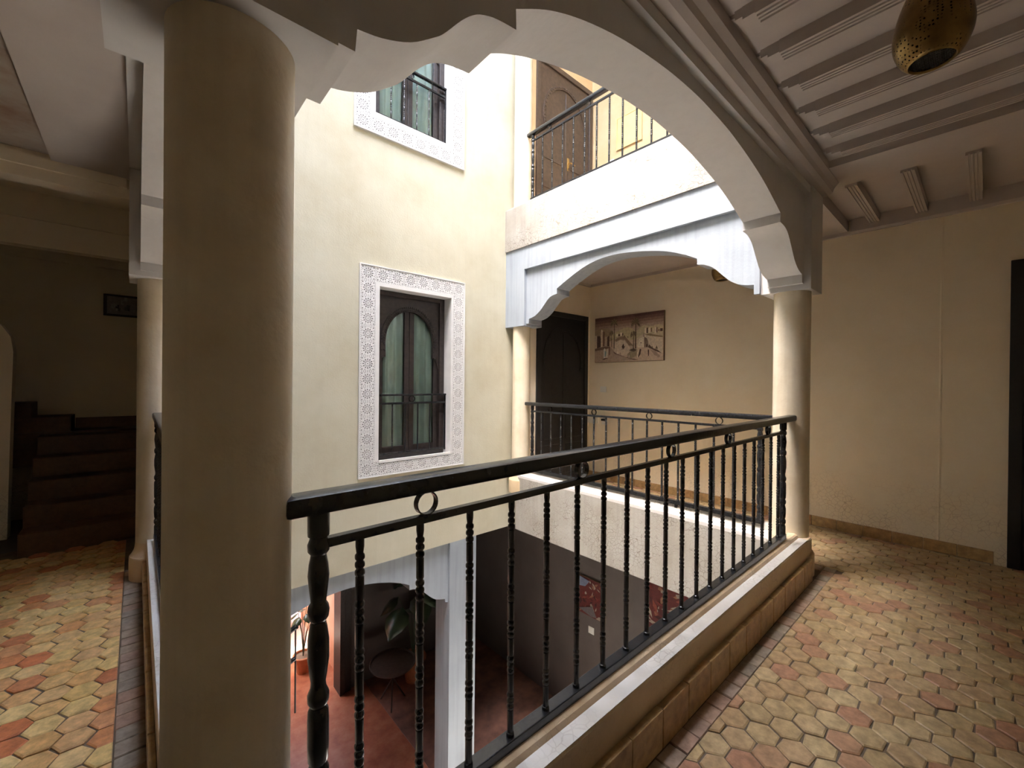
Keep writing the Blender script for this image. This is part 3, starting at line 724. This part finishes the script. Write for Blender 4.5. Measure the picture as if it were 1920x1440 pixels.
# ------------------------------------------------------------------ things on walls
def zpx(x, y):   # pixel in the traced painting crop -> (u, v) on the canvas
    u = (x-75)/1545; top = 305-145*u; return u, (1297-y)/(1297-top)
def painting():
    y1, y0, z0, z1 = 3.825, 2.740, 1.700, 2.345
    t = empty('painting', (XW-.002, (y0+y1)/2, z0), label='sepia canvas painting of a desert village with two palm trees', category='painting')
    w, h = y1-y0, z1-z0
    MB().box(-.032, 0, -w/2, w/2, 0, h).build('canvas', 'canvas', t)
    m = MB(); lay = [0]
    def P(pts, col, raw=False):
        lay[0] += 1; off = -.0325-.00012*lay[0]
        q = pts if raw else [zpx(*p) for p in pts]
        q = [(min(max(a, .004), .996), min(max(b, .006), .994)) for a, b in q]
        vs = [(off, w/2-a*w, b*h) for a, b in q]
        m.add(vs, [tuple(range(len(vs)))], tuple(min(1, c*1.25) for c in col))
    D = (.10, .055, .045); MD = (.22, .14, .105); SK = (.50, .40, .31); LT = (.66, .56, .44); CR = (.78, .70, .58); OL = (.50, .44, .27); SAND = (.58, .45, .34)
    P([(0, 0), (1, 0), (1, 1), (0, 1)], SAND, True)
    for k, c in enumerate([(.12, .06, .055), (.17, .095, .08), (.25, .16, .125), (.34, .24, .19), (.42, .32, .25), (.48, .38, .30), (.54, .44, .35)]):
        a = 1-.055*k; P([(0, .50), (1, .50), (1, a), (0, a-.01*k)], c, True)
    P([(75, 590), (140, 545), (230, 535), (350, 528), (440, 545), (520, 640), (600, 760), (75, 980)], (.36, .27, .18))
    P([(440, 720), (600, 620), (720, 560), (800, 525), (880, 520), (960, 550), (1080, 640), (1080, 800), (560, 830)], OL)
    P([(1060, 620), (1130, 530), (1220, 480), (1290, 495), (1360, 520), (1450, 490), (1530, 475), (1610, 515), (1610, 760), (1060, 800)], (.55, .48, .32))
    P([(450, 840), (560, 780), (680, 720), (760, 715), (860, 770), (920, 860), (1000, 930), (1000, 1060), (540, 1060), (520, 900)], SK)
    P([(560, 800), (640, 745), (740, 715), (820, 740), (900, 840), (980, 930), (1000, 950), (890, 930), (800, 800), (690, 790), (600, 840)], (.27, .19, .13))
    P([(1060, 780), (1150, 720), (1240, 685), (1400, 690), (1600, 745), (1600, 1130), (1060, 1130)], LT)
    P([(1230, 700), (1330, 680), (1600, 745), (1600, 775), (1340, 730)], (.30, .22, .13))
    P([(560, 860), (700, 810), (800, 830), (890, 940), (930, 1010), (860, 1150), (740, 1170), (560, 1080)], (.66, .55, .44))
    for pts, c in ([(75, 690), (130, 690), (130, 970), (75, 980)], LT), ([(130, 700), (205, 700), (235, 800), (235, 960), (130, 975)], D), ([(225, 600), (275, 600), (275, 950), (225, 960)], LT), ([(228, 560), (250, 555), (272, 580), (272, 605), (228, 605)], CR), ([(275, 600), (322, 600), (322, 945), (275, 950)], (.19, .11, .08)), ([(322, 720), (385, 715), (385, 940), (322, 945)], SK), ([(385, 735), (430, 690), (440, 940), (385, 940)], D), ([(70, 985), (300, 930), (460, 940), (540, 1050), (620, 1110), (900, 1230), (1120, 1270), (75, 1290)], (.46, .35, .27)), ([(70, 985), (180, 965), (330, 940), (460, 945), (440, 980), (280, 1010), (70, 1040)], (.20, .13, .10)), ([(470, 960), (540, 1060), (620, 1110), (900, 1230), (1110, 1262), (1000, 1265), (800, 1190), (560, 1110)], (.22, .14, .11)): P(pts, c)
    # hill village, right village
    for x0, x1, y0_, y1_ in ((600, 640, 660, 720), (650, 690, 670, 715), (695, 735, 630, 710), (740, 765, 650, 705)): P([(x0, y0_), (x1, y0_), (x1, y1_), (x0, y1_)], CR if x0 in (600, 695) else D)
    for x0, x1, y0_, y1_, c in ((1235, 1270, 550, 670, CR), (1272, 1300, 545, 670, D), (1315, 1355, 540, 665, CR), (1358, 1385, 550, 640, MD), (1400, 1440, 570, 640, LT), (1440, 1475, 540, 680, CR), (1476, 1495, 545, 660, D), (1510, 1540, 590, 630, MD), (1550, 1600, 570, 635, D)): P([(x0, y0_), (x1, y0_), (x1, y1_), (x0, y1_)], c)
    # domed house
    P([(1090, 850), (1140, 780), (1225, 745), (1225, 985), (1085, 985)], CR); P([(1225, 745), (1280, 780), (1310, 860), (1315, 985), (1225, 985)], (.30, .21, .16)); P([(1270, 930), (1285, 905), (1298, 930), (1298, 990), (1270, 990)], D); P([(1148, 875), (1160, 862), (1172, 880), (1160, 905)], D); P([(1214, 660), (1222, 660), (1226, 750), (1212, 750)], D)
    P([(1100, 1000), (1230, 985), (1330, 990), (1460, 1050), (1590, 1130), (1590, 1285), (1100, 1285)], (.60, .47, .37)); P([(1310, 990), (1330, 920), (1400, 1010), (1500, 1050), (1590, 1135), (1460, 1080)], (.14, .085, .06)); P([(1350, 1040), (1460, 1080), (1560, 1200), (1530, 1230), (1440, 1170)], (.40, .29, .22))
    P([(860, 1130), (930, 1070), (1010, 1050), (1080, 1060), (1060, 1180), (950, 1230), (850, 1200)], (.36, .29, .19)); P([(900, 1040), (1000, 1000), (1080, 1040), (1000, 1080)], (.16, .11, .08))
    # palms
    def palm(x, y0_, y1_, wd, R_, n):
        P([(x-wd, y0_), (x+wd, y0_), (x+wd*1.3, y1_), (x-wd*1.3, y1_)], (.09, .055, .04))
        for k in range(n):
            a = -.5+(PI+1.0)*k/(n-1)
            tip = (x+R_*math.cos(a), y0_-R_*math.sin(a)*1.2+(R_*.55*abs(math.cos(a)))); md = (x+R_*.6*math.cos(a), y0_-R_*.85*math.sin(a)-R_*.1)
            P([(x-8, y0_-8), (md[0]-10, md[1]-16), tip, (md[0]+10, md[1]+18), (x+8, y0_+8)], (.13, .10, .065) if k % 2 else (.22, .17, .11))
    palm(557, 420, 990, 7, 95, 13); palm(495, 650, 960, 5, 60, 9); palm(1048, 430, 1010, 9, 110, 15); palm(1002, 690, 1030, 6, 75, 11)
    # people
    P([(305, 1010), (335, 975), (355, 1010), (350, 1200), (310, 1215)], (.70, .70, .66)); P([(340, 1040), (375, 1060), (380, 1140), (335, 1180)], (.25, .36, .36)); P([(385, 1010), (410, 985), (420, 1020), (410, 1190), (360, 1200)], (.66, .62, .54)); P([(440, 960), (465, 945), (470, 1000), (460, 1140), (440, 1140)], (.20, .11, .09)); P([(270, 1240), (330, 1205), (420, 1205), (330, 1235)], D)
    P([(745, 950), (780, 880), (800, 960), (835, 925), (800, 980), (770, 1010), (740, 965)], D); P([(725, 1005), (800, 1000), (790, 1018), (735, 1016)], (.35, .25, .2))
    for x_, y_ in ((645, 1090), (710, 1120), (870, 1165), (910, 1185)): P([(x_-18, y_+30), (x_-10, y_-35), (x_+12, y_-30), (x_+20, y_+30)], CR if x_ < 700 else (.5, .38, .3))
    P([(1095, 1100), (1130, 1010), (1170, 1020), (1165, 1110), (1130, 1215), (1085, 1215)], CR); P([(1140, 1020), (1172, 1025), (1160, 1130), (1120, 1215), (1105, 1200)], D); P([(1310, 1060), (1325, 1030), (1340, 1070), (1335, 1190), (1318, 1185)], D)
    for x_, y_, r_ in ((1490, 990, 26), (1400, 985, 18), (800, 715, 20), (880, 735, 14)): P([(x_-r_, y_+r_*1.6), (x_, y_-r_*1.6), (x_+r_, y_+r_*1.6)], (.15, .11, .07))
    P([(1440, 770), (1475, 765), (1460, 815)], CR)
    m.build('painted_scene', 'paint', t)
painting()

def abstract(yc, zc, w, h, seed, label, blue=False):
    t = empty('painting', (XW, yc, zc-h/2), label=label, category='painting')
    rnd = random.Random(seed)
    MB().box(-.03, 0, -w/2, w/2, 0, h).build('canvas', 'canvas', t)
    m = MB(); off = -.0303
    m.add([(off, w/2, 0), (off, -w/2, 0), (off, -w/2, h), (off, w/2, h)], [(0, 1, 2, 3)], (.11, .018, .014))
    pal = [(.30, .04, .03), (.45, .10, .06), (.10, .015, .015), (.62, .50, .40), (.50, .22, .12), (.16, .03, .03), (.70, .58, .46)]
    for k in range(46):
        off -= .0002; cx, cz = rnd.uniform(-.46, .46)*w, rnd.uniform(.06, .94)*h; a = rnd.uniform(0, 6.3); L_, w_ = rnd.uniform(.05, .16)*w, rnd.uniform(.015, .06)*w
        e = Vector((math.cos(a), math.sin(a))); f = Vector((-e.y, e.x)); c = Vector((cx, cz))
        q = [c+e*L_, c+f*w_, c-e*L_, c-f*w_]
        q = [(min(max(p.x, -w/2+.004), w/2-.004), min(max(p.y, .004), h-.004)) for p in q]
        m.add([(off, p[0], p[1]) for p in q], [(0, 1, 2, 3)], tuple(c*.5 for c in rnd.choice(pal)))
    if blue:
        off -= .0002; m.add([(off, w/2-.004, h-.004), (off, w/2-.20, h-.03), (off, w/2-.12, h-.13), (off, w/2-.004, h-.15)], [(0, 1, 2, 3)], (.18, .21, .30))
        off -= .0002; m.add([(off, w/2-.004, .06), (off, -.02, .30*h), (off, -.10, .03), (off, .0, .01)], [(0, 1, 2, 3)], (.12, .10, .10))
    m.build('painted_scene', 'paint', t)
abstract(3.84, -1.79, .47, .55, 3, 'small red abstract painting on the ground-floor wall, further from the curb', True)
abstract(2.66, -1.50, .55, .60, 5, 'dark red figure painting low on the ground-floor wall, partly hidden by the railing')

# framed print by the stairs
t = empty('framed_print', (-.075, 6.399, 2.085), label='small black-framed photograph on the dark wall above the stairs', category='picture frame')
m = MB(); m.bbox(-.20, .20, -.025, 0, 0, .022); m.bbox(-.20, .20, -.025, 0, .215, .237); m.bbox(-.20, -.172, -.025, 0, .022, .215); m.bbox(.172, .20, -.025, 0, .022, .215); m.build('frame', 'wdoor', t)
m = MB(); m.box(-.172, .172, -.010, -.004, .022, .215, (.30, .27, .25))
rr = random.Random(4)
for k in range(22):
    x_ = rr.uniform(-.15, .13); z_ = rr.uniform(.05, .19); a = rr.uniform(.01, .03); c = rr.uniform(.05, .5); y_ = -.0102-.0002*k
    m.add([(x_, y_, z_), (x_+a, y_, z_-.01), (x_+a*1.2, y_, z_+.03), (x_+.2*a, y_, z_+.04)], [(0, 1, 2, 3)], (c, c*.95, c*.92))
m.build('photograph', 'paint', t)

def wall_plate(yc, zc, w, h, label, kind='switch_plate', rockers=2, z=0):
    t = empty(kind, (XW, yc, zc), label=label, category='switch')
    MB().bbox(-.010, 0, -w/2, w/2, -h/2, h/2, .003).build('plate', 'plate', t)
    for k in range(rockers):
        c = -w*.24+k*w*.48 if rockers > 1 else 0
        MB().bbox(-.0135, -.009, c-w*.19, c+w*.19, -h*.30, h*.30, .002).build('rocker', 'plate', t)
wall_plate(3.69, 1.31, .105, .085, 'white light switch on the wall below the desert painting')
wall_plate(3.60, 4.56, .10, .085, 'white switch plate on the upper balcony wall below the yellow board')
wall_plate(3.86, -2.28, .10, .10, 'pale switch plate on the dark ground-floor wall below the small red painting')
t = empty('socket_plate', (XW, 3.86, .86), label='white wall box low by the black door behind the far railing', category='socket')
MB().bbox(-.05, 0, -.075, .075, -.05, .05, .006).build('plate', 'plate', t); MB().bbox(-.053, -.049, -.03, .03, -.025, .025, .001).build('cover', 'plate', t)
t = empty('socket_adapter', (XW, 3.66, .85), label='black adapter plugged into a white socket behind the far railing', category='socket')
MB().bbox(-.010, 0, -.05, .05, -.05, .04, .003).build('plate', 'plate', t); MB().bbox(-.05, -.009, -.035, .035, .005, .035, .004).build('adapter', 'wdoor', t)
t = empty('notice_board', (XW, 3.30, 4.70), label='yellow board on the wall of the upper balcony', category='board')
MB().bbox(-.018, 0, -.19, .19, 0, .42, .003).build('panel', 'yellow', t)
m = MB(); m.box(-.024, -.016, -.20, .20, -.012, 0); m.box(-.024, -.016, -.20, .20, .42, .432); m.box(-.024, -.016, -.20, -.19, 0, .42); m.box(-.024, -.016, .19, .20, 0, .42); m.build('frame', 'yellow', t)

# ------------------------------------------------------------------ lanterns
def perforated():
    m, t, n, b = new_mat('perforated_brass'); L = t.links.new
    tc = nd(t, 'ShaderNodeTexCoord'); vo = nd(t, 'ShaderNodeTexVoronoi', feature='F1', Scale=105.0); vo.inputs['Randomness'].default_value = .25
    L(tc.outputs['Object'], vo.inputs['Vector'])
    dot = ramp(t, vo.outputs['Distance'], [(.26, (0, 0, 0)), (.32, (1, 1, 1))])
    n1 = nd(t, 'ShaderNodeTexNoise', Scale=9.0, Detail=5.0); L(tc.outputs['Object'], n1.inputs['Vector'])
    gate = ramp(t, n1.outputs['Fac'], [(.44, (1, 1, 1)), (.50, (0, 0, 0))])
    mx = nd(t, 'ShaderNodeMath', operation='MAXIMUM'); L(dot.outputs[0], mx.inputs[0]); L(gate.outputs[0], mx.inputs[1])
    c = ramp(t, n1.outputs['Fac'], [(.3, (.13, .08, .032)), (.7, (.36, .24, .09))])
    mm = nd(t, 'ShaderNodeMixRGB', blend_type='MULTIPLY', Fac=1.0); L(c.outputs[0], mm.inputs[1]); L(mx.outputs[0], mm.inputs[2])
    L(mm.outputs[0], b.inputs['Base Color']); b.inputs['Metallic'].default_value = 1; b.inputs['Roughness'].default_value = .36
    bp = nd(t, 'ShaderNodeBump', Strength=.5, Distance=.004); L(mx.outputs[0], bp.inputs['Height']); L(bp.outputs[0], b.inputs['Normal'])
    return m
MAT['perf'] = perforated()
def lantern(x, y, zb, zc, label, k=1.0):
    t = empty('lantern', (x, y, zc), label=label, category='lantern', group='pierced brass lanterns')
    b = zb-zc
    pr = [(.058, 0), (.066, .004), (.080, .022), (.093, .055), (.098, .09), (.094, .13), (.082, .18), (.064, .23), (.046, .275), (.030, .305), (.018, .325), (.012, .34)]
    pr = spline(pr, 3)
    MB().lathe([(r*k, b+z*k) for r, z in pr], seg=40, cap=False).build('shade', 'perf', t, True)
    MB().lathe([(.060*k, b+.002), (.057*k, b-.003), (.055*k, b+.004)], seg=40, cap=False).build('rim', 'brass', t, True)
    m = MB()
    for i in range(-5, 6):
        for j in range(-5, 6):
            if (i*i+j*j) < 27: m.lathe([(.0046*k, b+.006), (.0052*k, b+.009), (.003*k, b+.011)], i*.0102*k, j*.0102*k, seg=6)
    m.lathe([(.056*k, b+.012), (.056*k, b+.014)], seg=30)
    m.build('bottom_grille', 'brassin', t, True)
    MB().lathe([(.006, b+.335*k), (.006, -.02), (.03, -.016), (.035, 0)], seg=12).build('hanger', 'brass', t, True)
lantern(1.92, .125, 2.455, 2.915, 'large brass lantern hanging from the ceiling above the right-hand floor')
lantern(4.36, 1.76, 2.44, 2.86, 'small brass lantern of the far gallery peeping below the arch', .95)

# ------------------------------------------------------------------ stair alcove, far left
mb = MB(); mb.box(.04, .13, 4.15, 6.6, -.46, 3.2); struct('wall_stair_right', mb, 'tan')
mb = MB(); mb.box(XL, .1, 6.4, 6.6, -.46, 3.2); struct('wall_stair_back', mb, 'tan')
mb = MB(); mb.box(XL, -.04, 4.15, 4.30, 2.70, 3.2); mb.box(XL, -.06, 4.13, 4.16, 2.775, 2.85); mb.box(XL, .04, 5.30, 5.42, 2.50, 3.0); mb.box(XL, .04, 5.28, 5.31, 2.72, 2.75); mb.box(XL, .04, 4.30, 6.6, 2.95, 3.2); mb.box(XL, .04, 6.375, 6.4, 2.60, 2.635)
struct('trim_10', mb, 'tan')
stair = empty('staircase', (-.8, 5.0, 0), label='dark tiled stairs rising to a landing behind the left gallery', category='stairs')
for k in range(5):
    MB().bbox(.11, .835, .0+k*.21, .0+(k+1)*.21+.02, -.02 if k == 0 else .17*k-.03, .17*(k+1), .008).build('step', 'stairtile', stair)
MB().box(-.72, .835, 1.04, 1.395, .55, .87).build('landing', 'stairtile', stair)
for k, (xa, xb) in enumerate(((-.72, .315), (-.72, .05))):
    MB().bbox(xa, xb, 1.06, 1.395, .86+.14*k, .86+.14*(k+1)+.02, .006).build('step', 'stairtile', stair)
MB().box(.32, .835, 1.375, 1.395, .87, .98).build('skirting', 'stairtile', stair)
m = MB(); m.prism([(-1.5, 0), (-.83, 0), (-.815, .9), (-.80, 1.62), (-.815, 1.75), (-.87, 1.85), (-.95, 1.90), (-1.5, 1.97)], 'y', 5.6, 5.74); struct('wall_stair_parapet', m, 'tan')

# ------------------------------------------------------------------ ground floor
mb = MB(); mb.box(XL-.2, XW+.3, YB-.2, 8.45, ZG-.2, ZG); struct('floor_ground', mb, 'gfloor')
mb = MB(); mb.box(2.9, XW, 4.0, 6.95, ZG, ZG+.01); struct('floor_ground_hall', mb, 'gcrete')
mb = MB(); mb.box(.1, 4.0, .9, 3.7, ZG, ZG+.02); struct('floor_court_bounce', mb, 'lattice')  # pale floor added out of view to bounce sunlight up into the galleries
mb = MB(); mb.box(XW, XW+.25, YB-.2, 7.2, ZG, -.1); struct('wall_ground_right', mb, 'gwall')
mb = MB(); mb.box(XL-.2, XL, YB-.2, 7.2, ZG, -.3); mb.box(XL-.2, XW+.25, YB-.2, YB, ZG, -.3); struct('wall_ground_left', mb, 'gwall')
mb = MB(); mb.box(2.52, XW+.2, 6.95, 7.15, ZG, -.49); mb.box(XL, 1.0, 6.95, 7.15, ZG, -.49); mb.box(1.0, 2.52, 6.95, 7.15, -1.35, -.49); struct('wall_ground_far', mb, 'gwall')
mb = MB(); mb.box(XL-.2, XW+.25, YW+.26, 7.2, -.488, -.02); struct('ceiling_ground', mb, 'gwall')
d = empty('door_4', (2.50, 6.93, ZG), kind='structure')
m = MB(); m.bbox(-.03, .05, -.06, .24, 0, 2.35); m.bbox(.06, .16, -.03, -.005, 0, 2.40); m.build('door_frame', 'wood', d)
m = MB(); m.bbox(-1.53, -.03, -.06, .24, 2.30, 2.38); m.build('lintel', 'wood', d)
# patio behind the open door
mb = MB(); mb.box(-2, 6, 8.45, 12.5, ZG-.2, ZG+.02); struct('floor_patio', mb, 'pave')
mb = MB(); mb.box(XL, 4.5, 8.36, 8.62, ZG, ZG+.035); struct('trim_11', mb, 'curbtop')
mb = MB(); mb.box(2.62, 2.8, 7.15, 9.6, ZG, -.62); struct('wall_patio_right', mb, 'salmon')
mb = MB(); mb.box(-2, 6, 12.5, 12.7, ZG, -.62); struct('wall_patio_back', mb, 'salmon')
mb = MB(); mb.box(-.2, 0, 7.15, 12.5, ZG, -.62); struct('wall_patio_left', mb, 'salmon')
mb = MB(); mb.box(-.2, 2.8, 7.15, 8.30, -.62, -.50); mb.box(-.2, 6, 8.72, 12.7, -.62, -.50); struct('ceiling_patio_sun_mask', mb, 'salmon')  # unseen cover added to keep sun off the paving; slit lights the threshold
def plant(loc, n, hgt, spread, size, label, seed, pot_r=.16, pot_h=.30):
    t = empty('potted_plant', loc, label=label, category='plant'); rnd = random.Random(seed)
    MB().lathe(spline([(pot_r*.62, 0), (pot_r*.8, pot_h*.5), (pot_r*.98, pot_h*.9), (pot_r*1.08, pot_h*.93), (pot_r*1.08, pot_h), (pot_r*.9, pot_h), (pot_r*.88, pot_h*.9)], 3), seg=24, cap=False).build('pot', 'pot', t, True)
    MB().lathe([(pot_r*.9, pot_h*.88), (.001, pot_h*.9)], seg=20).build('soil', 'grout', t)
    for k in range(n):
        a = 2*PI*k/n+rnd.uniform(-.3, .3); r = spread*rnd.uniform(.4, 1); hh = hgt*rnd.uniform(.6, 1)
        tip = Vector((r*math.cos(a), r*math.sin(a), pot_h+hh))
        st = MB().tube([(0, 0, pot_h*.88), (tip.x*.35, tip.y*.35, pot_h+hh*.6), tip], [.008, .006, .004], 6).build('stem', 'leaf', t, True)
        d_ = Vector((math.cos(a), math.sin(a), -.9)).normalized(); sd = Vector((-math.sin(a), math.cos(a), 0)); nn = d_.cross(sd)
        s_ = size*rnd.uniform(.7, 1.1); vs = []; fs = []; out = [(0, 0), (.18, .32), (.42, .42), (.7, .30), (.9, .12), (1.05, 0)]
        for i, (l, w_) in enumerate(out):
            for j in (-1, 0, 1): vs.append(tip+d_*(l*s_)+sd*(j*w_*s_)+nn*(-abs(j)*w_*s_*.25+.10*s_*math.sin(l*3)))
        for i in range(len(out)-1):
            for j in range(2): fs.append((i*3+j, i*3+j+1, i*3+j+4, i*3+j+3))
        lf = MB().add(vs, fs).build('leaf', 'leaf', t, True); sm = lf.modifiers.new('thick', 'SOLIDIFY'); sm.thickness = .004
plant((3.55, 6.45, ZG+.01), 7, 1.25, .38, .50, 'large-leaved potted plant in the dark hall behind the lower arch', 3, .2, .4)
plant((2.20, 7.9, ZG), 9, .95, .16, .18, 'small shrub in a clay pot by the bright ground-floor doorway', 8)
# awning crank rod
t = empty('crank_rod', (1.05, 4.05, -.49), label='thin dark crank rod hanging beside the thick column below the window wall', category='crank')
MB().tube([(0, -.05, -.28), (.002, -.05, -1.03)], .0075, 8).build('rod', 'wood', t, True)
MB().tube([(-.14, -.05, -.36), (-.03, -.05, -.29), (0, -.05, -.275), (.012, -.05, -.29)], [.018, .022, .024, .016], 10).build('upper_grip', 'black', t, True)
MB().tube([(-.14, -.05, -.60), (-.05, -.05, -.57), (0, -.05, -.55)], [.014, .022, .018], 10).build('lower_grip', 'black', t, True)
MB().tube([(-.14, -.05, -.36), (-.14, -.05, .12), (-.14, .10, .12)], .008, 8).build('hanger', 'black', t, True)
# low copper tray table in the dark hall
t = empty('tray_table', (3.05, 6.2, ZG), label='round copper tray table in the dark hall behind the lower arch', category='table')
MB().lathe([(.02, .62), (.34, .62), (.36, .65), (.345, .65), (.33, .635), (.02, .635)], seg=32).build('tray', 'wood2', t, True)
for k in range(3):
    a = 2*PI*k/3; MB().tube([(.22*math.cos(a), .22*math.sin(a), 0), (-.12*math.cos(a), -.12*math.sin(a), .62)], .012, 8).build('leg', 'wood', t, True)
